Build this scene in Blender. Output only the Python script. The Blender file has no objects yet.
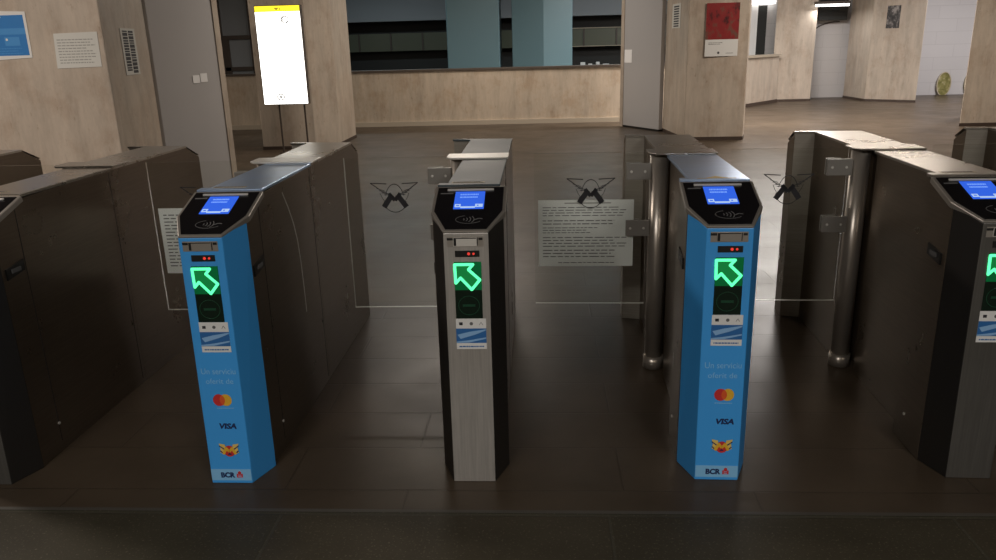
import bpy, math, random
from mathutils import Vector, Matrix
random.seed(7)
SC = bpy.context.scene
COL = SC.collection

# ------------------------------------------------------------------ camera
cam_d = bpy.data.cameras.new('camera'); cam = bpy.data.objects.new('camera', cam_d); COL.objects.link(cam)
FPX = 780.0
cam_d.sensor_fit = 'HORIZONTAL'; cam_d.sensor_width = 36.0; cam_d.lens = FPX / 996 * 36
cam_d.clip_start = 0.05; cam_d.clip_end = 200
pi_, ro_, ya_ = math.radians(16.85), math.radians(1.5655), math.radians(3.3976)
F0 = Vector((-math.sin(ya_), math.cos(ya_), 0)); R0 = Vector((math.cos(ya_), math.sin(ya_), 0)); Z0 = Vector((0, 0, 1))
FW = F0 * math.cos(pi_) - Z0 * math.sin(pi_); UP = Z0 * math.cos(pi_) + F0 * math.sin(pi_)
RT = R0 * math.cos(ro_) - UP * math.sin(ro_); UU = R0 * math.sin(ro_) + UP * math.cos(ro_)
cam.matrix_world = Matrix(((RT.x, UU.x, -FW.x, .2703), (RT.y, UU.y, -FW.y, 0), (RT.z, UU.z, -FW.z, 1.5), (0, 0, 0, 1)))
SC.camera = cam

# ------------------------------------------------------------------ world, lights, exposure
SC.view_settings.view_transform = 'Standard'; SC.view_settings.look = 'None'
SC.view_settings.gamma = 1; SC.view_settings.use_curve_mapping = False
SC.view_settings.exposure = 0.0
w = bpy.data.worlds.new('world'); SC.world = w; w.use_nodes = True
bg = w.node_tree.nodes['Background']; bg.inputs[0].default_value = (.9, .93, 1, 1); bg.inputs[1].default_value = 0.03

def area(name, loc, size, power, col=(1, .93, .84), rot=(0, 0, 0)):
    d = bpy.data.lights.new(name, 'AREA'); d.shape = 'RECTANGLE'; d.size, d.size_y = size; d.energy = power; d.color = col
    o = bpy.data.objects.new(name, d); COL.objects.link(o); o.location = loc; o.rotation_euler = rot
    return o
ZL = 3.32
area('unseen_ceiling_light', (-1.2, 10.0, ZL), (1.5, .3), 75, (1, .88, .76))
area('unseen_ceiling_light', (4.6, 10.2, ZL), (1.5, .3), 100, (1, .88, .76))
area('unseen_ceiling_light', (-6.5, 10.5, ZL), (1.5, .3), 70, (1, .88, .76))
area('unseen_ceiling_light', (-.6, 13.6, ZL), (1.5, .3), 75, (1, .88, .76))
area('unseen_ceiling_light', (4.5, 14.4, ZL), (1.6, .5), 420, (1, .93, .88))  # unseen strong lamp, placed to throw a sheen on the right-hand floor
area('unseen_ceiling_light', (7.6, 10.6, ZL), (1.5, .3), 80, (1, .88, .76))  # unseen lamp, added to brighten the pillar at the right edge
area('unseen_ceiling_light', (10.2, 17.0, ZL), (1.5, .3), 230, (1, .95, .95))
area('tube_lamp_light', (6.95, 19.3, 2.05), (.7, .08), 8, (1, .97, .95))
area('entrance_lamp_light', (-1.8, -2.4, ZL), (1.6, .6), 160, (1, .94, .88))
area('entrance_lamp_light', (2.6, -2.4, ZL), (1.6, .6), 160, (1, .94, .88))
area('unseen_ceiling_light', (-4.6, 3.8, ZL), (1.2, .3), 135, (1, .88, .78))
area('platform_lamp_light', (1.2, 18.0, ZL), (3, .3), 90, (.8, .95, 1))
area('platform_lamp_light', (-3.5, 18.0, ZL), (3, .3), 60, (.8, .95, 1))

# ------------------------------------------------------------------ materials
def mat(name, col, rough=.6, metal=0, spec=None, emit=None, estr=0, coat=0):
    m = bpy.data.materials.new(name); m.use_nodes = True
    b = m.node_tree.nodes['Principled BSDF']
    b.inputs['Base Color'].default_value = (*col, 1); b.inputs['Roughness'].default_value = rough; b.inputs['Metallic'].default_value = metal
    if spec is not None: b.inputs['Specular IOR Level'].default_value = spec
    if emit: b.inputs['Emission Color'].default_value = (*emit, 1); b.inputs['Emission Strength'].default_value = estr
    if coat: b.inputs['Coat Weight'].default_value = coat; b.inputs['Coat Roughness'].default_value = .05
    return m
def nd(m, t, **k):
    n = m.node_tree.nodes.new(t)
    for a, v in k.items(): setattr(n, a, v)
    return n
def lk(m, a, b): m.node_tree.links.new(a, b)
def noise(m, scale, mapping=(1, 1, 1), detail=6, rough=.6, src='Object'):
    tc = nd(m, 'ShaderNodeTexCoord'); mp = nd(m, 'ShaderNodeMapping'); n = nd(m, 'ShaderNodeTexNoise')
    mp.inputs['Scale'].default_value = mapping; n.inputs['Scale'].default_value = scale
    n.inputs['Detail'].default_value = detail; n.inputs['Roughness'].default_value = rough
    lk(m, tc.outputs[src], mp.inputs[0]); lk(m, mp.outputs[0], n.inputs['Vector'])
    return n
def ramp(m, src, stops):
    r = nd(m, 'ShaderNodeValToRGB'); e = r.color_ramp.elements
    while len(e) < len(stops): e.new(.5)
    for i, (p, c) in enumerate(stops): e[i].position = p; e[i].color = (*c, 1)
    lk(m, src, r.inputs[0]); return r
def BS(m): return m.node_tree.nodes['Principled BSDF']
def mixc(m, a, b, f, mode='MIX'):
    x = nd(m, 'ShaderNodeMix', data_type='RGBA', blend_type=mode)
    for i, s in ((0, f), (6, a), (7, b)):
        if hasattr(s, 'links'): lk(m, s, x.inputs[i])
        elif i == 0: x.inputs[0].default_value = s
        else: x.inputs[i].default_value = (*s, 1)
    return x.outputs[2]

def travertine(name, base, vein, joints=(0.0, 0.0), rough=.38):
    m = mat(name, base, rough)
    n1 = noise(m, 2.4, (2.8, 2.8, .5), 9, .72)
    n2 = noise(m, 6, (3.2, 3.2, 1.1), 7, .75)
    n3 = noise(m, 2.3, (1.2, 1.2, 1), 6, .7)
    lo = tuple(c * .78 for c in base)
    r1 = ramp(m, n1.outputs[0], [(.3, lo), (.5, base), (.72, tuple(min(1, c * 1.2) for c in base))])
    r2 = ramp(m, n2.outputs[0], [(.30, (.55, .48, .42)), (.40, (1, 1, 1))])
    c = mixc(m, r1.outputs[0], r2.outputs[0], .75, 'MULTIPLY')
    r3 = ramp(m, n3.outputs[0], [(.36, vein), (.52, (1, 1, 1))])
    c = mixc(m, c, r3.outputs[0], .8, 'MULTIPLY')
    lk(m, c, BS(m).inputs['Base Color'])
    b = nd(m, 'ShaderNodeBump'); b.inputs['Strength'].default_value = .15; lk(m, n2.outputs[0], b.inputs['Height']); lk(m, b.outputs[0], BS(m).inputs['Normal'])
    return m
M = {}
M['travertine'] = travertine('travertine', (.49, .42, .345), (.84, .78, .74))
M['travertine_pink'] = travertine('travertine_pink', (.48, .40, .31), (.84, .76, .68))
M['skirt'] = mat('stone_skirting', (.42, .36, .28), .5)
M['dark_skirt'] = mat('dark_skirting', (.06, .04, .03), .5)
M['cap'] = mat('dark_coping', (.09, .07, .055), .4)

def floor_mat(name, c1, c2, tile, joint, jw, rough, speck=0.0, off=0.0, spec=.13):
    m = mat(name, c1, rough)
    tc = nd(m, 'ShaderNodeTexCoord'); mp = nd(m, 'ShaderNodeMapping'); br = nd(m, 'ShaderNodeTexBrick')
    mp.inputs['Location'].default_value = (.21, off, 0)
    lk(m, tc.outputs['Object'], mp.inputs[0]); lk(m, mp.outputs[0], br.inputs['Vector'])
    br.inputs['Scale'].default_value = 1; br.inputs['Brick Width'].default_value = tile[0]; br.inputs['Row Height'].default_value = tile[1]
    br.inputs['Mortar Size'].default_value = jw; br.inputs['Mortar Smooth'].default_value = .3; br.offset = .37
    br.inputs['Color1'].default_value = (*c1, 1); br.inputs['Color2'].default_value = (*c2, 1); br.inputs['Mortar'].default_value = (*joint, 1)
    n = noise(m, 1.3, (1, 1, 1), 7, .65); r = ramp(m, n.outputs[0], [(.3, (.58, .56, .53)), (.66, (1.08, 1.06, 1.02))])
    c = mixc(m, br.outputs[0], r.outputs[0], .85, 'MULTIPLY')
    n2 = noise(m, 120, (1, 1, 1), 2, .5)
    if speck:
        r2 = ramp(m, n2.outputs[0], [(.60, (0, 0, 0)), (.72, (1, 1, 1))])
        f = nd(m, 'ShaderNodeMath', operation='MULTIPLY'); f.inputs[1].default_value = speck
        lk(m, r2.outputs[0], f.inputs[0])
        c = mixc(m, c, (.3, .27, .2), f.outputs[0])
    lk(m, c, BS(m).inputs['Base Color'])
    BS(m).inputs['Specular IOR Level'].default_value = spec
    n3 = noise(m, 2.2, (1, 1, 1), 5, .6)
    rr = nd(m, 'ShaderNodeMapRange'); rr.inputs[1].default_value = .3; rr.inputs[2].default_value = .7; rr.inputs[3].default_value = rough - .04; rr.inputs[4].default_value = rough + .06
    lk(m, n3.outputs[0], rr.inputs[0]); lk(m, rr.outputs[0], BS(m).inputs['Roughness'])
    b = nd(m, 'ShaderNodeBump'); b.inputs['Strength'].default_value = .5; b.inputs['Distance'].default_value = .006
    lk(m, br.outputs['Fac'], b.inputs['Height']); b.invert = True; lk(m, b.outputs[0], BS(m).inputs['Normal'])
    return m
M['floor'] = floor_mat('hall_stone_floor', (.080, .060, .042), (.075, .056, .040), (1.2, .3), (.064, .048, .034), .004, .34)
M['granite'] = floor_mat('speckled_granite_floor', (.050, .048, .034), (.062, .051, .035), (1.1, .75), (.068, .062, .046), .006, .5, .22, 0.0)
M['seam'] = mat('floor_seam', (.07, .062, .052), .6)
M['ceiling'] = mat('ceiling_paint', (.35, .33, .3), .8)
M['brownwall'] = mat('dim_wall', (.13, .11, .09), .7)
M['whitewall'] = mat('white_wall_panels', (.55, .54, .54), .45)
_m = M['whitewall']; tc = nd(_m, 'ShaderNodeTexCoord'); br = nd(_m, 'ShaderNodeTexBrick'); mp = nd(_m, 'ShaderNodeMapping'); mp.inputs['Rotation'].default_value = (math.pi / 2, 0, 0)
lk(_m, tc.outputs['Object'], mp.inputs[0]); lk(_m, mp.outputs[0], br.inputs['Vector']); br.inputs['Scale'].default_value = 1; br.inputs['Brick Width'].default_value = .9; br.inputs['Row Height'].default_value = .3
br.inputs['Mortar Size'].default_value = .006; br.inputs['Color1'].default_value = (.56, .545, .545, 1); br.inputs['Color2'].default_value = (.54, .525, .525, 1); br.inputs['Mortar'].default_value = (.48, .465, .465, 1)
lk(_m, br.outputs[0], BS(_m).inputs['Base Color'])
M['greypanel'] = mat('gloss_grey_panel', (.46, .45, .45), .3, coat=.3)

def steel(name, col, rough, stretch=(1, 1, 60), amt=.12, metal=1):
    m = mat(name, col, rough, metal)
    n = noise(m, 5, stretch, 4, .6)
    r = ramp(m, n.outputs[0], [(.3, tuple(c * (1 - amt) for c in col)), (.7, tuple(min(1, c * (1 + amt)) for c in col))])
    n2 = noise(m, 3, (1, 1, 1), 5, .6); r2 = ramp(m, n2.outputs[0], [(.3, (.8, .78, .75)), (.65, (1, 1, 1))])
    lk(m, mixc(m, r.outputs[0], r2.outputs[0], .6, 'MULTIPLY'), BS(m).inputs['Base Color'])
    rr = nd(m, 'ShaderNodeMapRange'); rr.inputs[1].default_value = .3; rr.inputs[2].default_value = .7; rr.inputs[3].default_value = rough - .02; rr.inputs[4].default_value = rough + .05
    lk(m, n2.outputs[0], rr.inputs[0]); lk(m, rr.outputs[0], BS(m).inputs['Roughness'])
    return m
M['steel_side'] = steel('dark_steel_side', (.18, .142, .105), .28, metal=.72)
M['steel_lit'] = steel('brushed_steel_lit', (.40, .37, .32), .40, metal=.4)  # lighter steel for the jut's shoulder, front light put into its colour
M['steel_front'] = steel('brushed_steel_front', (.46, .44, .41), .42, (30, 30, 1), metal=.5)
M['steel_top'] = steel('steel_top', (.46, .43, .39), .27, (1, 40, 1))
M['steel_top_blue'] = steel('bluish_steel_top', (.42, .57, .82), .3, (1, 40, 1), metal=.75)
M['steel_top_slate'] = steel('slate_steel_top', (.07, .088, .098), .45, (1, 40, 1), metal=.2)
M['chrome'] = steel('polished_tube', (.56, .51, .45), .3, (1, 1, 1), .04, metal=.7)
M['clampmetal'] = mat('matt_clamp_metal', (.30, .285, .26), .4, .35)
M['steel_dark'] = steel('dark_steel_front', (.12, .115, .105), .42, (30, 30, 1), metal=.5)
M['rim'] = mat('reader_rim_steel', (.42, .39, .35), .32, .6)
M['bar'] = mat('pale_bar', (.75, .73, .68), .35, .4)
M['black'] = mat('black_plastic', (.012, .012, .012), .35)
M['blackglass'] = mat('black_glass', (.006, .006, .008), .12)
M['darkside'] = mat('dark_side_panel', (.03, .027, .024), .4, .3)
M['blue'] = mat('blue_vinyl', (.052, .34, .80), .38)
M['bluelight'] = mat('light_blue_band', (.22, .50, .78), .45)
M['bluetext'] = mat('pale_blue_print', (.22, .52, .82), .5)
M['white'] = mat('white_print', (.72, .72, .70), .5)
M['paper'] = mat('white_paper', (.62, .62, .58), .7)
M['paperglass'] = mat('notice_paper', (.84, .86, .84), .7)
M['ink'] = mat('grey_ink', (.12, .12, .12), .7)
M['inklight'] = mat('faint_ink', (.33, .33, .31), .7)
M['darkink'] = mat('black_ink', (.02, .02, .025), .6)
M['navy'] = mat('navy_print', (.01, .02, .09), .5)
M['red'] = mat('red_print', (.55, .03, .03), .5)
M['orange'] = mat('orange_print', (.8, .24, .03), .5)
M['mid'] = mat('orange_red_print', (.7, .1, .02), .5)
M['yellow'] = mat('yellow_print', (.75, .42, .03), .5)
M['emyellow'] = mat('emblem_yellow', (.72, .52, .14), .5)
M['amber'] = mat('pale_label', (.5, .43, .32), .6)
M['postblue'] = mat('poster_blue', (.035, .20, .52), .45)
M['postblue2'] = mat('poster_blue_light', (.07, .28, .62), .45)
M['green_bright'] = mat('green_arrow_outline', (0, .2, .1), .5, emit=(.10, 1, .36), estr=1.7)
M['green_fill'] = mat('green_arrow_fill', (0, .1, .02), .5, emit=(.0, .5, .10), estr=.28)
M['green_dim'] = mat('green_screen_glow', (0, .02, .01), .2, emit=(.0, .22, .05), estr=.35)
M['green_dark'] = mat('dark_screen', (.004, .014, .008), .15)
M['green_ring'] = mat('dark_green_ring', (.01, .06, .03), .3)
M['lcd'] = mat('blue_lcd', (.01, .03, .2), .2, emit=(.04, .16, .95), estr=.75)
M['lcd_white'] = mat('lcd_white', (.2, .3, .5), .3, emit=(.5, .68, 1), estr=.75)
M['lcd_dim'] = mat('lcd_mid', (.1, .2, .5), .3, emit=(.18, .36, 1), estr=.8)
M['redled'] = mat('red_led', (.3, .02, .02), .3, emit=(1, .06, .04), estr=.7)
M['lightbox'] = mat('lit_sign_face', (.9, .9, .88), .4, emit=(1, .98, .93), estr=3.2)
M['lightbox_y'] = mat('lit_sign_yellow', (.9, .7, .05), .4, emit=(1, .78, .03), estr=1.3)
M['signgrey'] = mat('sign_grey_mark', (.2, .2, .2), .5, emit=(.05, .05, .05), estr=1)
M['signolive'] = mat('sign_dark_mark', (.25, .2, .03), .5, emit=(.35, .25, .02), estr=1)
M['tube_light'] = mat('fluorescent_tube', (1, 1, 1), .5, emit=(1, .98, .95), estr=3.5)
M['bluecolumn'] = mat('blue_painted_column', (.15, .27, .32), .4)
M['opendark'] = mat('dark_opening', (.012, .013, .012), .6)
M['opendark2'] = mat('dim_olive_glazing', (.09, .10, .07), .3)
M['grey_fascia'] = mat('grey_fascia', (.26, .28, .30), .6)
M['brownframe'] = mat('brown_frame', (.06, .045, .035), .5)
M['sticker_blue'] = mat('sticker_blue', (.03, .14, .38), .35)
M['sticker_sky'] = mat('sticker_sky', (.25, .45, .72), .35)
M['frost'] = mat('frosted_white_glass', (.7, .68, .66), .3, emit=(.9, .88, .86), estr=.12)
M['plaque'] = mat('mottled_olive', (.2, .18, .06), .6)
_m = M['plaque']; n_ = noise(_m, 9, (1, 1, 1), 4); lk(_m, ramp(_m, n_.outputs[0], [(.4, (.16, .15, .04)), (.55, (.30, .27, .10)), (.63, (.5, .46, .3))]).outputs[0], BS(_m).inputs['Base Color'])
def painting(name, cols, sc):
    m = mat(name, cols[0], .4); n = noise(m, sc, (1, 1, .6), 4)
    k = len(cols); lk(m, ramp(m, n.outputs[0], [(.35 + .3 * i / (k - 1), c) for i, c in enumerate(cols)]).outputs[0], BS(m).inputs['Base Color'])
    return m
M['redpic'] = painting('red_poster_picture', [(.05, .01, .01), (.24, .018, .02), (.26, .02, .02), (.16, .07, .05)], 9)
M['darkpic'] = painting('dark_poster_picture', [(.01, .01, .012), (.05, .045, .045), (.3, .28, .27)], 14)
# glass
g = bpy.data.materials.new('door_glass'); g.use_nodes = True; nt = g.node_tree; nt.nodes.clear()
o_ = nt.nodes.new('ShaderNodeOutputMaterial'); mx = nt.nodes.new('ShaderNodeMixShader'); tr = nt.nodes.new('ShaderNodeBsdfTransparent'); gl = nt.nodes.new('ShaderNodeBsdfGlossy'); fr = nt.nodes.new('ShaderNodeFresnel')
tr.inputs[0].default_value = (.97, .975, .965, 1); gl.inputs['Roughness'].default_value = .03; fr.inputs[0].default_value = 1.22
nt.links.new(fr.outputs[0], mx.inputs[0]); nt.links.new(tr.outputs[0], mx.inputs[1]); nt.links.new(gl.outputs[0], mx.inputs[2]); nt.links.new(mx.outputs[0], o_.inputs[0])
M['glass'] = g
M['glassedge'] = mat('glass_edge', (.55, .55, .5), .3)

# ------------------------------------------------------------------ mesh helpers
class MB:
    def __init__(s): s.v = []; s.f = []; s.mi = []; s.mats = []
    def m(s, mt):
        mt = M[mt]
        if mt not in s.mats: s.mats.append(mt)
        return s.mats.index(mt)
    def add(s, vs, fs, mt):
        b = len(s.v); k = s.m(mt); s.v += [tuple(v) for v in vs]
        for f in fs: s.f.append([b + i for i in f]); s.mi.append(k)
    def box(s, x0, x1, y0, y1, z0, z1, mt):
        vs = [(x, y, z) for z in (z0, z1) for y in (y0, y1) for x in (x0, x1)]
        s.add(vs, [(0, 2, 3, 1), (4, 5, 7, 6), (0, 1, 5, 4), (2, 6, 7, 3), (0, 4, 6, 2), (1, 3, 7, 5)], mt)
    def prism(s, poly, z0, z1, mt, topmat=None, sidemats=None):
        """plan polygon (counter-clockwise) between two heights; z may be functions of (x,y)"""
        n = len(poly); a = z0 if callable(z0) else (lambda x, y: z0); b = z1 if callable(z1) else (lambda x, y: z1)
        vs = [(x, y, a(x, y)) for x, y in poly] + [(x, y, b(x, y)) for x, y in poly]
        s.add(vs, [tuple(reversed(range(n)))], mt); s.add(vs, [tuple(range(n, 2 * n))], topmat or mt)
        for i in range(n):
            j = (i + 1) % n; s.add([vs[i], vs[j], vs[j + n], vs[i + n]], [(0, 1, 2, 3)], (sidemats or {}).get(i, mt))
    def slab(s, poly, fr_, d0, d1, mt):
        """2D polygon in a frame (origin, u, v, n) extruded along n from d0 to d1"""
        O, u, v, nn = fr_; n = len(poly)
        A = [O + u * p[0] + v * p[1] + nn * d0 for p in poly]; B = [O + u * p[0] + v * p[1] + nn * d1 for p in poly]
        s.add(A + B, [tuple(reversed(range(n))), tuple(range(n, 2 * n))] + [(i, (i + 1) % n, (i + 1) % n + n, i + n) for i in range(n)], mt)
    def rect(s, x0, x1, y0, y1, fr_, d0, d1, mt): s.slab([(x0, y0), (x1, y0), (x1, y1), (x0, y1)], fr_, d0, d1, mt)
    def cyl(s, x, y, z0, z1, r, mt, n=24, r1=None):
        r1 = r if r1 is None else r1
        A = [(x + r * math.cos(2 * math.pi * i / n), y + r * math.sin(2 * math.pi * i / n), z0) for i in range(n)]
        B = [(x + r1 * math.cos(2 * math.pi * i / n), y + r1 * math.sin(2 * math.pi * i / n), z1) for i in range(n)]
        s.add(A + B, [tuple(reversed(range(n))), tuple(range(n, 2 * n))] + [(i, (i + 1) % n, (i + 1) % n + n, i + n) for i in range(n)], mt)
    def disc(s, cx, cy, rx, ry, fr_, d0, d1, mt, n=24): s.slab([(cx + rx * math.cos(2 * math.pi * i / n), cy + ry * math.sin(2 * math.pi * i / n)) for i in range(n)], fr_, d0, d1, mt)
    def ring(s, cx, cy, rx, ry, wd, fr_, d0, d1, mt, a0=0, a1=360, n=28):
        for i in range(n):
            t0 = math.radians(a0 + (a1 - a0) * i / n); t1 = math.radians(a0 + (a1 - a0) * (i + 1) / n)
            p = lambda t, k: (cx + (rx - k) * math.cos(t), cy + (ry - k) * math.sin(t))
            s.slab([p(t0, wd), p(t0, 0), p(t1, 0), p(t1, wd)], fr_, d0, d1, mt)
    def line(s, pts, wd, fr_, d0, d1, mt):
        for a, b in zip(pts, pts[1:]):
            dx, dy = b[0] - a[0], b[1] - a[1]; l = math.hypot(dx, dy) or 1; px, py = -dy / l * wd / 2, dx / l * wd / 2
            s.slab([(a[0] - px, a[1] - py), (b[0] - px, b[1] - py), (b[0] + px, b[1] + py), (a[0] + px, a[1] + py)], fr_, d0, d1, mt)
    def text(s, body, h, cx, cy, fr_, d, mt, width=None, bold=0.0, shear=0.0):
        cu = bpy.data.curves.new('t', 'FONT'); cu.body = body; cu.size = 1; cu.align_x = 'CENTER'; cu.align_y = 'CENTER'; cu.offset = bold; cu.shear = shear; cu.resolution_u = 3
        o = bpy.data.objects.new('t', cu); COL.objects.link(o)
        me = bpy.data.meshes.new_from_object(o.evaluated_get(bpy.context.evaluated_depsgraph_get()))
        vs = [v.co.copy() for v in me.vertices]; x0 = min(v.x for v in vs); x1 = max(v.x for v in vs); y0 = min(v.y for v in vs); y1 = max(v.y for v in vs)
        sy = h / (y1 - y0); sx = (width / (x1 - x0)) if width else sy
        O, u, v_, nn = fr_
        s.add([O + u * (cx + (v.x - (x0 + x1) / 2) * sx) + v_ * (cy + (v.y - (y0 + y1) / 2) * sy) + nn * d for v in vs], [tuple(p.vertices) for p in me.polygons], mt)
        bpy.data.objects.remove(o); bpy.data.curves.remove(cu); bpy.data.meshes.remove(me)
    def build(s, name, parent=None, bevel=0, smooth=False, loc=None, rot=0):
        me = bpy.data.meshes.new(name); me.from_pydata(s.v, [], s.f)
        for mt in s.mats: me.materials.append(mt)
        for p, k in zip(me.polygons, s.mi): p.material_index = k
        me.update()
        import bmesh
        bm = bmesh.new(); bm.from_mesh(me); bmesh.ops.remove_doubles(bm, verts=bm.verts, dist=1e-6); bm.to_mesh(me); bm.free()
        o = bpy.data.objects.new(name, me); COL.objects.link(o)
        if parent: o.parent = parent
        if loc: o.location = loc
        if rot: o.rotation_euler.z = rot
        if bevel:
            b = o.modifiers.new('bevel', 'BEVEL'); b.width = bevel; b.segments = 2; b.limit_method = 'ANGLE'; b.angle_limit = math.radians(30)
        if smooth:
            for p in me.polygons: p.use_smooth = len(p.vertices) == 4
        return o
X, Y, Z = Vector((1, 0, 0)), Vector((0, 1, 0)), Vector((0, 0, 1))
def FR(o, u=X, v=Z, n=None):
    u, v = Vector(u).normalized(), Vector(v).normalized(); return (Vector(o), u, v, Vector(n) if n else u.cross(v))
def tag(o, label=None, cat=None, group=None, kind=None):
    for k, v in (('label', label), ('category', cat), ('group', group), ('kind', kind)):
        if v: o[k] = v
    return o
def empty(name, loc, rz=0):
    o = bpy.data.objects.new(name, None); COL.objects.link(o); o.location = loc; o.rotation_euler.z = rz; o.empty_display_size = .2; return o
def struct(o): o['kind'] = 'structure'; return o

# ------------------------------------------------------------------ setting
b = MB(); b.box(-9, 16, 2.28, 21.5, -.1, 0, 'floor'); struct(b.build('floor'))
b = MB(); b.box(-9, 16, -4, 2.264, -.1, 0, 'granite'); o = b.build('floor'); struct(o)
b = MB(); b.box(-9, 16, 2.264, 2.28, -.1, .0006, 'seam'); struct(b.build('trim_1'))
b = MB(); b.box(-9, 16, -4, 27, 3.4, 3.5, 'ceiling'); struct(b.build('ceiling'))
b = MB(); b.box(-9.2, -9, -4, 27, -2, 3.4, 'brownwall'); struct(b.build('wall_left'))
b = MB(); b.box(16, 16.2, -4, 27, -2, 3.4, 'brownwall'); struct(b.build('wall_right'))
b = MB(); b.box(-9.2, 16.2, -4.2, -4, -.1, 3.4, 'brownwall'); struct(b.build('wall_front'))
# marble parapet with dark coping and a light skirting
b = MB(); b.box(-9, 3.4, 15.41, 15.62, 0, 1.03, 'travertine_pink'); struct(b.build('wall_back'))
b = MB(); b.box(-9, 3.4, 15.38, 15.66, 1.03, 1.065, 'cap'); struct(b.build('trim_2'))
b = MB(); b.box(-9, 3.4, 15.37, 15.41, 0, .085, 'skirt'); struct(b.build('baseboard_back'))
# slanting parapet behind the pillar on the right
p0, p1 = Vector((3.3, 16.2, 0)), Vector((5.85, 19.25, 0)); d_ = (p1 - p0).normalized(); L_ = (p1 - p0).length
fr2 = FR(p0, d_, Z); b = MB(); b.rect(0, L_, 0, 1.05, fr2, -.2, 0, 'travertine'); b.rect(-.02, L_, 1.05, 1.1, fr2, -.25, .05, 'skirt'); b.rect(0, L_, 0, .07, fr2, 0, .02, 'dark_skirt'); struct(b.build('wall_side'))
# white panelled wall far right
b = MB(); b.box(6.2, 16, 20.4, 20.6, 0, 3.4, 'whitewall'); struct(b.build('wall_far'))
# level beyond the parapet: fascia, dark recess and olive glazing strip
b = MB(); b.box(-9, 4.4, 21.2, 21.6, 2.13, 3.4, 'grey_fascia'); struct(b.build('trim_3'))
b = MB(); b.box(-9, 6.2, 21.9, 22.0, -2, 3.4, 'opendark'); struct(b.build('wall_beyond'))
b = MB(); b.box(-9, 4.4, 21.5, 21.56, 1.38, 1.83, 'opendark2')
for k in range(16): b.box(-8.8 + k * .85, -8.76 + k * .85, 21.46, 21.5, 1.38, 1.83, 'brownframe')
b.box(.9, 4.4, 21.44, 21.5, 1.37, 1.385, 'amber'); b.box(.9, 4.4, 21.44, 21.5, 1.825, 1.84, 'amber'); struct(b.build('window_1'))
b = MB(); b.box(-9, 6.2, 15.62, 21.9, -2.1, -2.0, 'opendark'); struct(b.build('floor'))

# ------------------------------------------------------------------ pillars
def pillar(poly, label, material='travertine', skirt=True):
    root = empty('marble_pillar', (sum(p[0] for p in poly) / len(poly), sum(p[1] for p in poly) / len(poly), 0)); tag(root, label, 'pillar')
    ox, oy = root.location.x, root.location.y; q = [(x - ox, y - oy) for x, y in poly]
    b = MB(); b.prism(q, 0, 3.395, material); b.build('shaft', root, bevel=.012)
    if skirt:
        e = [(x * 1.008, y * 1.008) for x, y in q]; b = MB(); b.prism(e, 0, .05, 'dark_skirt'); b.build('skirting', root)
    return root
pillar([(-4.75, 6.67), (-3.385, 6.67), (-3.41, 6.79), (-3.515, 7.70), (-4.75, 7.70)], 'beige marble pillar at far left with the blue poster on it')
pillar([(-4.08, 12.12), (-3.24, 12.12), (-2.94, 12.5), (-2.94, 13.6), (-4.08, 13.6)], 'marble pillar standing behind the lit upright sign')
pillar([(2.46, 12.24), (3.34, 12.2), (3.42, 12.45), (3.42, 13.6), (2.34, 13.6)], 'marble pillar carrying the red and white poster')  # its dark skirting stands in for the shadow at the foot
pillar([(5.76, 19.42), (6.69, 19.42), (6.98, 20.38), (6.06, 20.38)], 'narrow far marble pillar left of the hanging lamp')
pillar([(7.79, 19.0), (8.62, 18.27), (8.85, 18.9), (9.2, 20.2), (7.74, 20.2)], 'far marble pillar with a small dark poster')
pillar([(7.15, 13.4), (8.5, 13.4), (8.9, 14.9), (7.94, 14.9)], 'marble pillar cut by the right edge of the picture', skirt=True)

# glossy grey leaves beside two pillars
def leaf(P, Q, label):
    P, Q = Vector((*P, 0)), Vector((*Q, 0)); u = (Q - P).normalized(); L = (Q - P).length
    root = empty('grey_panel', P, math.atan2(u.y, u.x)); tag(root, label, 'panel')
    b = MB(); b.box(0, L - .09, -.04, .04, .03, 3.3, 'greypanel'); b.build('panel_leaf', root, bevel=.004)
    b = MB(); b.box(L - .09, L, -.05, .05, .0, 3.3, 'travertine'); b.build('edge_strip', root)
    b = MB(); b.box(0, L - .09, -.045, .045, .0, .03, 'black'); b.build('bottom_rail', root)
    return root, u
r1, u1 = leaf((-3.545, 7.75), (-3.27, 8.80), 'glossy grey panel beside the far left pillar')
r3, u3 = leaf((2.30, 13.56), (1.75, 14.57), 'glossy grey panel left of the pillar with the red poster')
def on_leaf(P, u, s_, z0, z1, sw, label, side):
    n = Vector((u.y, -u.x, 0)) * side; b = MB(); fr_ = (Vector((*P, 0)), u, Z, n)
    b.rect(s_, s_ + sw, z0, z1, fr_, .042, .045, 'reflection_white'); return tag(b.build('lamp_reflection'), label, 'label')  # a painted lamp reflection, though its category is label
M['reflection_white'] = mat('painted_reflection', (.95, .95, .95), .2)  # white patches standing in for lamp reflections on the grey panels
on_leaf((-3.545, 7.75), u1, .665, 1.19, 1.28, .11, 'small painted white lamp reflection on the left grey panel, its farther half', 1)
on_leaf((-3.545, 7.75), u1, .54, 1.185, 1.265, .11, 'small painted white lamp reflection on the left grey panel, its nearer half', 1)
on_leaf((2.30, 13.56), u3, .82, 1.12, 1.34, .22, 'small painted white lamp reflection on the grey panel by the parapet', -1)

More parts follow.
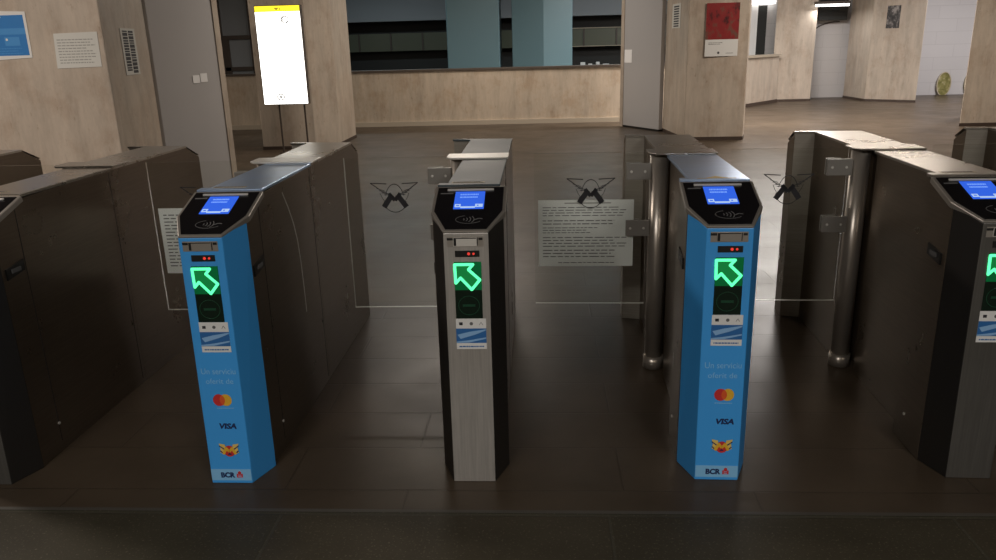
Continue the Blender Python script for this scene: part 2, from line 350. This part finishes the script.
# ------------------------------------------------------------------ papers and posters on the pillars
def lines(b, fr_, x0, x1, y0, y1, n, mt, d, h=.35, ragged=.25, words=True):
    st = (y1 - y0) / n
    for i in range(n):
        y = y1 - (i + .6) * st; e = x1 - random.random() * ragged * (x1 - x0); x = x0
        while x < e:
            l = random.uniform(.04, .12) * (x1 - x0) if words else e - x0
            b.rect(x, min(e, x + l), y - st * h / 2, y + st * h / 2, fr_, d, d + .0006, mt); x += l + .012 * (x1 - x0) * 1.6
b = MB(); f = FR((0, 6.67, 0)); P_ = [(-4.40, 1.473), (-4.025, 1.49), (-4.02, 1.86), (-4.39, 1.875)]
b.slab(P_, f, .002, .005, 'white'); b.rect(-4.37, -4.045, 1.51, 1.835, f, .005, .0055, 'postblue')
b.rect(-4.37, -4.045, 1.68, 1.73, f, .0055, .006, 'postblue2'); b.rect(-4.24, -4.11, 1.59, 1.66, f, .0055, .006, 'postblue2')
b.disc(-4.22, 1.64, .010, .010, f, .006, .0065, 'white'); b.disc(-4.25, 1.82, .013, .008, f, .006, .0065, 'white'); lines(b, f, -4.35, -4.08, 1.52, 1.58, 3, 'postblue2', .006)
tag(b.build('poster'), 'blue poster with a white border on the far left pillar', 'poster')
b = MB(); b.slab([(-3.825, 1.395), (-3.435, 1.402), (-3.43, 1.685), (-3.81, 1.678)], f, .002, .004, 'paper'); lines(b, f, -3.79, -3.46, 1.43, 1.64, 9, 'inklight', .004)
tag(b.build('notice_sheet'), 'white printed sheet right of the blue poster on the pillar', 'notice')
fs = FR((-3.41, 6.79, 0), (-.105, .91, 0), Z)
b = MB(); b.rect(.27, .60, 1.315, 1.72, fs, .002, .005, 'paper')
for c_ in range(2):
    z = 1.70
    while z > 1.35:
        h = random.uniform(.012, .03)
        b.rect(.31 + c_ * .135, .42 + c_ * .135, z - h, z, fs, .005, .006, 'darkink'); z -= h + .006
tag(b.build('notice_sheet'), 'tall narrow notice with sideways black lettering on the pillar side', 'notice')
b = MB(); f = FR((0, 12.22, 0)); b.rect(2.71, 3.19, 1.235, 1.985, f, .012, .016, 'white'); b.rect(2.71, 3.19, 1.475, 1.985, f, .016, .0165, 'redpic')
lines(b, f, 2.76, 2.98, 1.40, 1.44, 2, 'ink', .0165); b.disc(2.91, 1.285, .016, .018, f, .0165, .017, 'darkink'); lines(b, f, 3.02, 3.16, 1.27, 1.29, 1, 'ink', .0165)
tag(b.build('poster'), 'red picture poster with a white lower part on the pillar', 'poster')
b = MB(); f = FR((2.34, 13.6, 0), (.12, -1.36, 0), Z); b.rect(.42, .92, 1.66, 2.02, f, .002, .005, 'paper')
for i in range(9): b.rect(.52, .82, 1.68 + i * .036, 1.70 + i * .036, f, .005, .006, 'darkink')
b.v = [(x, y - .0, z) for x, y, z in b.v]
tag(b.build('notice_sheet'), 'small vertical black and white notice on the side of the red poster pillar', 'notice')
q0, q1 = Vector((7.79, 19.0, 0)), Vector((8.62, 18.27, 0)); f = FR(q0, (q1 - q0), Z)
b = MB(); b.rect(.30, .58, 1.60, 2.08, f, .002, .006, 'darkpic'); tag(b.build('poster'), 'small dark mottled poster high on the far pillar', 'poster')

# ------------------------------------------------------------------ lit sign on two posts
root = empty('lit_sign', (-3.48, 11.62, 0)); tag(root, 'tall lit white sign with a yellow top on thin posts', 'sign')
b = MB(); b.box(-.335, .335, 0, .10, .72, 2.11, 'brownframe'); b.build('sign_case', root, bevel=.004)
f = FR((0, 0, 0)); b = MB(); b.rect(-.325, .325, .73, 2.02, f, .002, .006, 'lightbox'); b.rect(-.325, .325, 2.02, 2.10, f, .002, .006, 'lightbox_y')
b.slab([(-.05, 2.075), (.03, 2.075), (-.01, 2.035)], f, .006, .007, 'signolive'); b.rect(.035, .05, 2.04, 2.075, f, .006, .007, 'signolive')
b.text('P', .06, .08, 1.91, f, .0075, 'signgrey', bold=.01); b.text('i', .06, .12, 1.91, f, .0075, 'signgrey')
b.ring(.10, 1.91, .06, .055, .016, f, .006, .008, 'signgrey', n=16)
b.ring(-.07, .83, .06, .05, .016, f, .006, .008, 'signgrey', n=16); b.rect(-.085, -.055, .81, .85, f, .006, .007, 'signgrey')
b.rect(-.09, -.05, 1.19, 1.195, f, .006, .0065, 'signgrey')
b.build('sign_face', root)
for x in (-.13, .25):
    b = MB(); b.cyl(x, .05, 0, .73, .014, 'brownframe', 12); b.cyl(x, .05, 0, .012, .06, 'brownframe', 16); b.build('post', root)

# ------------------------------------------------------------------ beyond the parapet
def bluecol(x0, x1, y0, y1, label):
    root = empty('blue_column', ((x0 + x1) / 2, (y0 + y1) / 2, -2)); tag(root, label, 'column')
    hx = (x1 - x0) / 2; hy = (y1 - y0) / 2; b = MB(); b.box(-hx, hx, -hy, hy, 0, 5.395, 'bluecolumn'); b.build('shaft', root, bevel=.02)
    b = MB(); b.box(-hx - .03, hx + .03, -hy - .03, hy + .03, 0, .15, 'dark_skirt'); b.build('base', root)
bluecol(-1.74, -.60, 17.6, 18.6, 'blue painted column beyond the parapet, left of the two')
root = empty('blue_column', (.35, 17.7, -2)); tag(root, 'blue column beyond the parapet seen with two faces, the right one', 'column')
b = MB(); b.prism([(-.68, -.02), (.0, -.2), (.62, .0), (.62, .9), (-.68, .9)], 0, 5.395, 'bluecolumn'); b.build('shaft', root, bevel=.01)
b = MB(); b.prism([(-.7, -.04), (.0, -.23), (.65, -.03), (.65, .93), (-.7, .93)], 0, .15, 'dark_skirt'); b.build('base', root)
# window unit at the left beyond the parapet
root = empty('window_frame', (-6.2, 16.4, 0)); tag(root, 'dark brown framed window beyond the parapet at left', 'window frame')
b = MB(); b.box(-.7, -.02, 0, .1, 0, 3.3, 'brownframe'); b.box(-.02, .62, 0, .1, 1.72, 1.80, 'brownframe'); b.box(-.02, .62, 0, .1, 1.1, 1.18, 'brownframe'); b.box(-.02, .62, 0, .1, 0, 1.0, 'brownframe'); b.box(.55, .7, 0, .1, 0, 3.3, 'brownframe'); b.box(-.02,.1,0,.1,1.0,1.72,'brownframe'); b.build('frame', root, bevel=.006)
b = MB(); b.box(-.02, .58, .04, .06, 1.0, 3.2, 'grey_fascia'); b.build('pane', root)
# small white blocks on the far ledge
b = MB(); b.box(.95, 3.0, 20.7, 20.95, -2.0, .86, 'grey_fascia'); tag(b.build('ledge'), 'grey ledge beyond the parapet carrying small white blocks', 'ledge')
for i, (x, w_, h_) in enumerate([(1.36, .12, .13), (1.55, .10, .09), (1.74, .09, .13), (1.95, .16, .08), (2.2, .14, .06)]):
    b = MB(); b.box(-w_ / 2, w_ / 2, -.05, .05, 0, h_, 'white'); o = b.build('white_block', loc=(x, 20.8, .86), bevel=.01)
    tag(o, 'small white block in the row on the ledge beyond the parapet', 'block', 'white blocks on the far ledge')
# far right: plaques, hanging tube lamp, dark box, doorway strips
for x, lab in ((10.2, 'oval olive plaque at the foot of the white wall'), (10.86, 'second olive plaque half hidden behind the edge pillar')):
    root = MB(); fr_ = FR((x, 20.37, .26)); root.disc(0, 0, .17, .29, fr_, 0, .03, 'plaque', 32); root.ring(0, 0, .175, .295, .02, fr_, .03, .04, 'amber', n=32)
    root.v = [(a, y_, max(z_, .001)) for a, y_, z_ in root.v]; tag(root.build('oval_plaque'), lab, 'plaque')
root = empty('tube_lamp', (6.97, 19.3, 2.14)); tag(root, 'white fluorescent tube lamp hanging by the far white wall', 'lamp')
b = MB(); b.box(-.39, .39, -.06, .06, .03, .09, 'brownframe'); b.build('housing', root)
b = MB(); b.box(-.37, .37, -.035, .035, -.02, .03, 'tube_light'); b.build('tube', root)
b = MB(); b.box(-.3, -.28, -.01, .01, .09, 1.27, 'brownframe'); b.build('hanger', root)
b = MB(); b.box(.28, .30, -.01, .01, .09, 1.27, 'brownframe'); b.build('hanger', root)
b = MB(); b.box(6.94, 7.62, 20.1, 20.39, 1.83, 2.3, 'opendark'); tag(b.build('wall_box'), 'dark box fixed high on the far white wall', 'box')
b = MB(); b.line([(6.95 + .6 * (1 - math.cos(t)) , 1.55 + .25 * math.sin(t)) for t in [i * math.pi / 2 / 10 for i in range(11)]], .03, FR((0, 20.39, 0)), 0, .02, 'brownframe'); tag(b.build('shading'), 'painted dark cable curving under the wall box', 'shading')  # curved shading on the wall, built as a thin dark strip
b = MB(); b.box(4.4, 6.2, 20.5, 20.6, 0, 3.4, 'whitewall'); struct(b.build('wall_far_middle'))
root = empty('doorway', (5.35, 20.4, 0)); tag(root, 'white framed doorway with dark glass above the slanting parapet', 'doorway')
b = MB(); b.box(.05, .24, 0, .06, 0, 3.0, 'frost'); b.build('frame', root); b = MB(); b.box(.24, .46, 0, .06, 0, 2.22, 'opendark'); b.build('dark_pane', root)
b = MB(); b.box(.02, .62, -.1, .0, 2.25, 2.4, 'tube_light'); b.build('lamp', root)

# ------------------------------------------------------------------ ticket gates
S, D0, KX = .8767, 2.4577, .0181
ROT = {-1: .005, 0: -.008, 1: -.004, 2: .002, 3: -.0284, 4: -.0325, 5: -.0325}
DX = {-1: 0, 0: .0006, 1: .0182, 2: .0217, 3: .0008, 4: -.002, 5: 0}
W, J, ZT, ZF = .113, .21, 1.021, .918
TH = math.atan(.341)
HF = FR((0, .013, ZF), X, (0, math.cos(TH), math.sin(TH)))          # plane of the sloping reader
FF = FR((0, 0, 0), X, (0, .0142, 1))                                # plane of the front face
W2 = .0744
TXT = {}
def headpoly(k=1.0, e=0.0): return [(-W2 + e * .6, e), (W2 - e * .6, e), (.127 - e, .125 + e * .25), (.127 - e, .30 - e), (-.127 + e, .30 - e), (-.127 + e, .125 + e * .25)]

def ticket_gate(i, blue, label, full=True):
    W = .096 if i == 2 else .113
    gx, gy = (i - 2) * S + DX[i], D0 + KX * (i - 2)
    root = empty('ticket_gate', (gx, gy, 0), ROT[i]); tag(root, label, 'ticket gate')
    top = {1: 'steel_top_blue', 3: 'steel_top_blue', 2: 'steel_top_slate'}.get(i, 'steel_top')
    # pedestal
    c = .124; hs = lambda x, y: ZF + .341 * (y - .013) - .012
    b = MB(); face = 'blue' if blue else ('steel_front' if i == 2 else 'steel_dark'); ch = 'blue' if blue else 'darkside'
    zf = lambda x, y: ZF - .012 if y < .05 else ZF + .341 * c - .012
    pl = [(-W2, 0), (W2, 0), (.121, c), (-.121, c)]
    vs0 = [(x, y, .0) for x, y in pl]; vs1 = [(pl[0][0], .013, ZF - .006), (pl[1][0], .013, ZF - .006), (.121, c, ZF + .341 * (c - .013) - .006), (-.121, c, ZF + .341 * (c - .013) - .006)]
    V = vs0 + vs1
    b.add(V, [(3, 2, 1, 0)], 'black'); b.add(V, [(4, 5, 6, 7)], 'black'); b.add(V, [(0, 1, 5, 4)], face)
    b.add(V, [(1, 2, 6, 5)], ch); b.add(V, [(3, 0, 4, 7)], ch); b.add(V, [(2, 3, 7, 6)], 'darkside')
    ped = b.build('pedestal', root, bevel=.003)
    ped['label'] = 'blue pedestal cover' if blue else 'brushed steel pedestal with dark sides'
    # cabinet near section (wide base box, then narrower body)
    b = MB()
    pn = [(-.122, c), (W, c), (W, .93), (-.075, .93), (-.075, .34), (-.122, .34)]
    zc = lambda x, y: min(ZT - .012, ZF + .341 * (y - .013) - .014)
    n = len(pn); pn2 = [(-.122, c), (W, c), (W, .30), (W, .93), (-.075, .93), (-.075, .34), (-.122, .34), (-.122, .30)]
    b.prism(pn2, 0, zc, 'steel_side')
    b.box(W - .001, W + .0015, .262, .266, .04, ZT - .02, 'darkside'); b.box(W - .001, W + .0015, .905, .909, .02, ZT - .02, 'darkside')
    b.build('cabinet', root, bevel=.002)
    # top lid of the near section
    b = MB(); b.prism([(-.122, .302), (W + .006, .302), (W + .006, .93), (-.09, .93), (-.09, .345), (-.122, .345)], ZT - .012, ZT, top); b.build('top_lid', root, bevel=.002)
    # far section with its jut
    b = MB(); pf = [(-.04, .93), (W, .93), (W, 1.68), (W, 1.83), (.06, 1.88), (-.16, 1.88), (-J, 1.82), (-J, 1.70), (-.113, 1.68), (-.113, 1.10), (-.04, 1.10)]
    zr = lambda x, y: ZT - .010 if y < 1.71 else ZT - .010 - (y - 1.68) * .45
    b.prism(pf, 0, zr, 'steel_side', sidemats={7: 'steel_lit'}); b.build('rear_cabinet', root, bevel=.002)
    b = MB(); pt = [(-.04, .93), (W + .006, .93), (W + .006, 1.68), (-J - .004, 1.72), (-J - .004, 1.696), (-.116, 1.676), (-.116, 1.06), (-.04, 1.06)]
    b.prism(pt, ZT - .010, ZT, 'steel_top_slate' if i == 2 else 'steel_top')
    b.add([(-J, 1.72, ZT), (W, 1.68, ZT), (W, 1.83, ZT - .066), (.06, 1.88, ZT - .088), (-.16, 1.88, ZT - .088), (-J, 1.82, ZT - .055)], [(0, 1, 2, 3, 4, 5)], 'steel_top')
    b.build('rear_top_lid', root)
    # post cap plate and pivot post
    b = MB(); b.prism([(-.165, .965), (-.14, .93), (W + .012, .93), (W + .012, 1.075), (-.165, 1.075)], ZT, ZT + .008, 'bar' if i in (1, 2) else 'steel_top'); b.build('cap_plate', root, bevel=.002)
    b = MB(); b.cyl(-.112, 1.015, .06, ZT, .041, 'chrome', 32); b.cyl(-.112, 1.015, 0.001, .06, .047, 'chrome', 32); b.build('pivot_post', root, smooth=True)
    # glass door with its printed emblem, two clamps
    b = MB(); xd = -.634 if i == 2 else -.668
    b.box(xd, -.165, 1.011, 1.021, .32, 1.025, 'glass')
    door = b.build('glass_door', root)
    b = MB()
    if i == 2: b.box(xd - .002, xd, 1.010, 1.022, .32, 1.025, 'glassedge')
    b.box(xd, -.165, 1.010, 1.022, .3188, .3202, 'glassedge'); b.build('edge_trim', door)
    e = MB(); ef = FR((-.414, 1.0105, .845))
    d0, d1 = .0002, .0008
    e.line([(-.052, -.045), (-.012, .012)], .024, ef, d0, d1, 'darkink'); e.line([(.052, -.045), (.012, .012)], .024, ef, d0, d1, 'darkink'); e.line([(-.026, .018), (0, -.014), (.026, .018)], .017, ef, d0, d1, 'darkink')
    e.ring(0, -.018, .052, .052, .003, ef, d0, d1, 'darkink', 180, 360); e.ring(0, -.018, .045, .080, .003, ef, d0, d1, 'darkink', 20, 160, 16)
    for s in (-1, 1):
        e.line([(s * .035, .062), (s * .108, .066), (s * .078, .045)], .004, ef, d0, d1, 'darkink'); e.line([(s * .078, .045), (s * .05, .022), (s * .022, .016)], .003, ef, d0, d1, 'darkink')
        for k in range(4): e.line([(s * (.082 - k * .011), .042 - k * .01), (s * (.045 - k * .006), .03 - k * .006)], .0025, ef, d0, d1, 'darkink')
        e.line([(s * .066, .02), (s * .058, .0), (s * .045, -.02)], .002, ef, d0, d1, 'darkink')
    em = e.build('printed_emblem', door); em['label'] = 'black winged M emblem in a circle'
    for z in (.905, .648):
        b = MB(); b.box(-.256, -.15, .992, 1.008, z, z + .072, 'clampmetal'); b.box(-.256, -.19, 1.024, 1.036, z, z + .072, 'clampmetal'); b.cyl(-.17, 1.015, z + .005, z + .067, .012, 'rim', 12)
        for xx in (-.236, -.176):
            fr_ = FR((xx, .992, z + .036)); b.disc(0, 0, .006, .006, fr_, 0, .003, 'bar', 12)
        b.build('clamp', root, bevel=.002)
    # slot boxes on both flanks and little bolts
    for s, xx in ((1, W), (-1, .122)):
        b = MB(); x0, x1 = (xx - .002, xx + .006) if s > 0 else (-xx - .006, -xx + .002)
        b.add([(x, y, z) for x in (x0, x1) for y, z in ((.15, .735), (.25, .75), (.25, .79), (.15, .775))], [(0, 1, 2, 3), (7, 6, 5, 4), (0, 4, 5, 1), (1, 5, 6, 2), (2, 6, 7, 3), (3, 7, 4, 0)], 'black')
        xo = x1 if s > 0 else x0
        b.box(min(xo, xo + s * .003), max(xo, xo + s * .003), .175, .225, .755, .77, 'ink'); b.build('side_slot', root)
        b = MB(); b.disc(0, 0, .006, .006, FR((s * xx, .265, .115), (0, s, 0), Z), 0, .004, 'bar', 12); b.build('bolt', root)
    if i == 1:
        b = MB(); q = FR((W, 0, 0), Y, Z); b.line([(.532, .965), (.585, .895), (.630, .82), (.660, .74), (.674, .65), (.680, .56), (.683, .49), (.684, .42)], .005, q, 0, .0015, 'glassedge'); o = b.build('curved_reflection', root); o['label'] = 'thin pale curved reflection painted on the right flank'  # a reflection on the flank, modelled as a thin pale strip
    # reader head
    b = MB(); b.slab(headpoly(), HF, -.022, 0, 'rim'); rd = b.build('reader_head', root, bevel=.003)
    b = MB(); b.slab(headpoly(e=.011), HF, .0, .002, 'blackglass'); b.build('black_face', rd)
    b = MB(); b.rect(-.082, .082, .262, .272, HF, .002, .008, 'bar'); b.build('light_bar', rd, bevel=.002)
    b = MB(); b.rect(-.052, .052, .138, .256, HF, .002, .004, 'lcd')
    lines(b, HF, -.034, .034, .208, .245, 2, 'lcd_dim', .004, .45, .2)
    b.rect(-.048, -.028, .148, .168, HF, .004, .0045, 'lcd_white'); b.rect(.022, .048, .148, .168, HF, .004, .0045, 'lcd_white'); b.rect(-.028, .022, .142, .152, HF, .004, .0045, 'lcd_white')
    b.rect(-.043, -.033, .155, .161, HF, .0045, .005, 'lcd'); b.rect(.028, .034, .155, .161, HF, .0045, .005, 'lcd'); b.build('display', rd)
    b = MB(); cf = (HF[0] + HF[1] * .006 + HF[2] * .07 + HF[3] * .002, HF[1], HF[2], HF[3])
    b.ring(0, 0, .045, .026, .0018, cf, 0, .0006, 'ink', 110, 330, 22)
    for k in range(4): b.ring(-.024 + k * .004, 0, .010 + k * .007, .010 + k * .007, .003, cf, 0, .0006, 'ink', -42, 42, 8)
    b.line([(.018, -.004), (.034, .006), (.046, .002)], .004, cf, 0, .0006, 'ink'); b.build('contactless_symbol', rd)
    b = MB(); b.rect(-.105, -.06, .243, .25, HF, .002, .0026, 'ink'); b.build('maker_mark', rd)
    # label on the lid
    b = MB(); tf = FR((0, 0, ZT), X, Y)
    if i == 3: b.slab([(-.03, .33), (.05, .33), (.01, .37)], tf, 0, .001, 'emyellow'); b.rect(-.06, .075, .32, .328, tf, 0, .001, 'amber')
    else: b.rect(-.075, .045, .335, .36, tf, 0, .001, 'amber'); lines(b, tf, -.07, .04, .337, .358, 2, 'ink', .001, .5, .1)
    b.build('warning_label', root)
    # front face details
    b = MB(); b.rect(-.062, .058, .866, .900, FF, 0, .001, 'rim'); b.rect(-.042, .036, .868, .897, FF, .001, .003, 'bar' if not blue else 'rim'); b.rect(-.062, -.042, .888, .896, FF, .001, .002, 'black'); b.rect(-.040, -.032, .870, .895, FF, .003, .004, 'black'); b.rect(-.04, .034, .8935, .8965, FF, .003, .004, 'black'); b.rect(.036, .039, .870, .897, FF, .001, .003, 'black'); b.rect(.042, .055, .888, .896, FF, .001, .002, 'black')
    b.build('ticket_slot', root)
    b = MB(); b.rect(-.037, .043, .832, .853, FF, 0, .003, 'black'); b.disc(.008, .8425, .005, .005, FF, .003, .004, 'redled', 12); b.disc(.024, .8425, .004, .004, FF, .003, .004, 'redled', 12); b.build('red_indicator', root)
    b = MB(); sx = .042; b.rect(-.042, .048, .618, .815, FF, 0, .002, 'green_dark'); b.rect(-.042, .048, .718, .815, FF, .002, .0023, 'green_dim')
    ax = lambda u, v: (-.040 + u * .082, .806 - v * .088)
    A = [ax(*p) for p in [(0, 0), (.74, 0), (.55, .2), (1, .6), (.66, .98), (.22, .52), (.02, .72)]]
    # arrow filled then outlined
    b.slab([A[0], A[6], A[5], A[2], A[1]], FF, .0023, .0026, 'green_fill'); b.slab([A[2], A[5], A[4], A[3]], FF, .0023, .0026, 'green_fill')
    b.line(A + [A[0]], .0095, FF, .0026, .0032, 'green_bright')
    for p in A: b.disc(p[0], p[1], .0047, .0047, FF, .0026, .0032, 'green_bright', 10)
    b.ring(.003, .664, .036, .034, .002, FF, .002, .0025, 'green_ring', n=24); b.rect(-.018, .024, .66, .668, FF, .002, .0024, 'green_ring')
    b.build('arrow_screen', root)
    b = MB(); b.rect(-.044, .058, .508, .617, FF, 0, .001, 'white'); b.rect(-.044, .058, .53, .582, FF, .001, .0014, 'sticker_blue')
    b.slab([(-.03, .545), (.02, .56), (.057, .575), (.057, .579), (0, .570), (-.04, .56)], FF, .0014, .0017, 'sticker_sky'); b.slab([(-.044, .535), (.0, .54), (.057, .55), (.057, .545), (0, .532), (-.044, .531)], FF, .0014, .0017, 'sticker_sky')
    b.rect(-.033, -.021, .594, .604, FF, .001, .0014, 'darkink'); b.disc(.008, .599, .006, .006, FF, .001, .0014, 'ink', 10); b.line([(.035, .594), (.041, .604), (.047, .594)], .0015, FF, .001, .0014, 'ink')
    lines(b, FF, -.035, .05, .513, .524, 1, 'sticker_blue', .001, .4, .05); b.build('instruction_sticker', root)
    if blue:
        sh = -.008 if i == 1 else 0
        b = MB(); b.text('Un serviciu', .022, .002, .437, FF, .001, 'bluetext', .122); b.text('oferit de', .020, .002, .400, FF, .001, 'bluetext', .098); b.build('printed_slogan', root)
        b = MB(); b.disc(-.001 + sh, .328, .0215, .0225, FF, .0002, .0006, 'red'); b.disc(.023 + sh, .328, .0215, .0225, FF, .0002, .0005, 'yellow')
        lens = []
        for t in range(-10, 11):
            a = math.radians(t * 5.6); lens.append((-.001 + sh + .0215 * math.cos(a), .328 + .0225 * math.sin(a)))
        for t in range(-9, 10):
            a = math.radians(180 + t * 5.6); lens.append((.023 + sh + .0215 * math.cos(a), .328 + .0225 * math.sin(a)))
        b.slab(lens, FF, .0007, .0009, 'mid'); lines(b, FF, -.02, .042, .294, .302, 1, 'bluetext', .0005, .4, .05); b.build('two_circle_logo', root)
        b = MB(); b.text('VISA', .022, .019 + sh, .228, FF, .001, 'navy', .062, .045, .2); b.build('printed_card_logo', root)
        b = MB(); q = FR((.013 + sh, 0, .136), X, (0, .0142, 1))
        b.disc(0, -.006, .020, .022, q, .0002, .0005, 'red', 20)
        for s in (-1, 1): b.slab([(s * .014, .020), (s * .036, .024), (s * .031, .008), (s * .034, -.012), (s * .020, -.016), (s * .012, .0)][::s], q, .0003, .0006, 'emyellow'); b.line([(s * .035, .015), (s * .018, .002)], .004, q, .0008, .0010, 'navy'); b.line([(s * .033, -.004), (s * .022, -.016)], .004, q, .0008, .0010, 'navy')
        b.line([(-.023, -.018), (-.009, .008)], .010, q, .001, .0012, 'yellow'); b.line([(.023, -.018), (.009, .008)], .010, q, .001, .0012, 'yellow'); b.line([(-.012, .008), (0, -.008), (.012, .008)], .009, q, .001, .0013, 'yellow')
        b.slab([(-.008, -.020), (.008, -.020), (0, -.012)], q, .001, .0012, 'navy')
        b.build('printed_emblem', root)
        b = MB(); b.rect(-W2 + .001, W2 - .001, .012, .057, FF, .0002, .001, 'bluelight'); b.text('BCR', .022, -.012, .034, FF, .0015, 'navy', .052, .05)
        b.rect(.020, .042, .024, .039, FF, .001, .0018, 'red'); b.disc(.031, .043, .006, .006, FF, .001, .0018, 'red', 14); b.rect(.025, .037, .033, .035, FF, .0018, .0021, 'bluelight'); b.rect(.025, .037, .027, .029, FF, .0018, .0021, 'bluelight'); b.build('printed_bank_band', root)
    return root

ticket_gate(-1, False, 'dark steel ticket gate farthest left, only its rear end showing')
ticket_gate(0, False, 'dark steel ticket gate at left, seen from its right flank')
ticket_gate(1, True, 'blue fronted ticket gate left of the bare steel gate')
ticket_gate(2, False, 'bare steel fronted ticket gate between the two blue ones')
ticket_gate(3, True, 'blue fronted ticket gate right of the middle steel gate')
ticket_gate(4, False, 'dark steel ticket gate at right, cut by the picture edge')
ticket_gate(5, False, 'dark steel ticket gate behind the right one, only its rear end showing')

# paper notices taped on the glass doors
def gate_frame(i, x, y, z):
    c, s = math.cos(ROT[i]), math.sin(ROT[i]); O = Vector(((i - 2) * S + DX[i] + x * c - y * s, D0 + KX * (i - 2) + x * s + y * c, z))
    return (O, Vector((c, s, 0)), Z, Vector((s, -c, 0)))
b = MB(); f = gate_frame(3, -.652, 1.0225, .499); b.rect(0, .433, 0, .312, f, -.0003, .0006, 'paperglass')
b.rect(.12, .33, .295, .300, f, .0006, .001, 'inklight')
for x0, x1, ya_2, yb_2, n in ((.02, .41, .235, .285, 4), (.02, .37, .195, .225, 2), (.02, .27, .155, .19, 3), (.02, .42, .09, .145, 4), (.02, .40, .04, .085, 3), (.09, .36, .012, .024, 1)):
    lines(b, f, x0, x1, ya_2, yb_2, n, 'ink', .0006, .26, .2)
tag(b.build('paper_notice'), 'large landscape printed notice taped to the glass door beside the right blue gate', 'notice')
b = MB(); f = gate_frame(1, -.648, 1.0225, .499); b.rect(0, .433, 0, .312, f, -.0003, .0006, 'paperglass'); lines(b, f, .02, .41, .03, .29, 16, 'ink', .0006, .28, .2)
tag(b.build('paper_notice'), 'printed notice on the glass door at left, mostly behind the blue gate', 'notice')
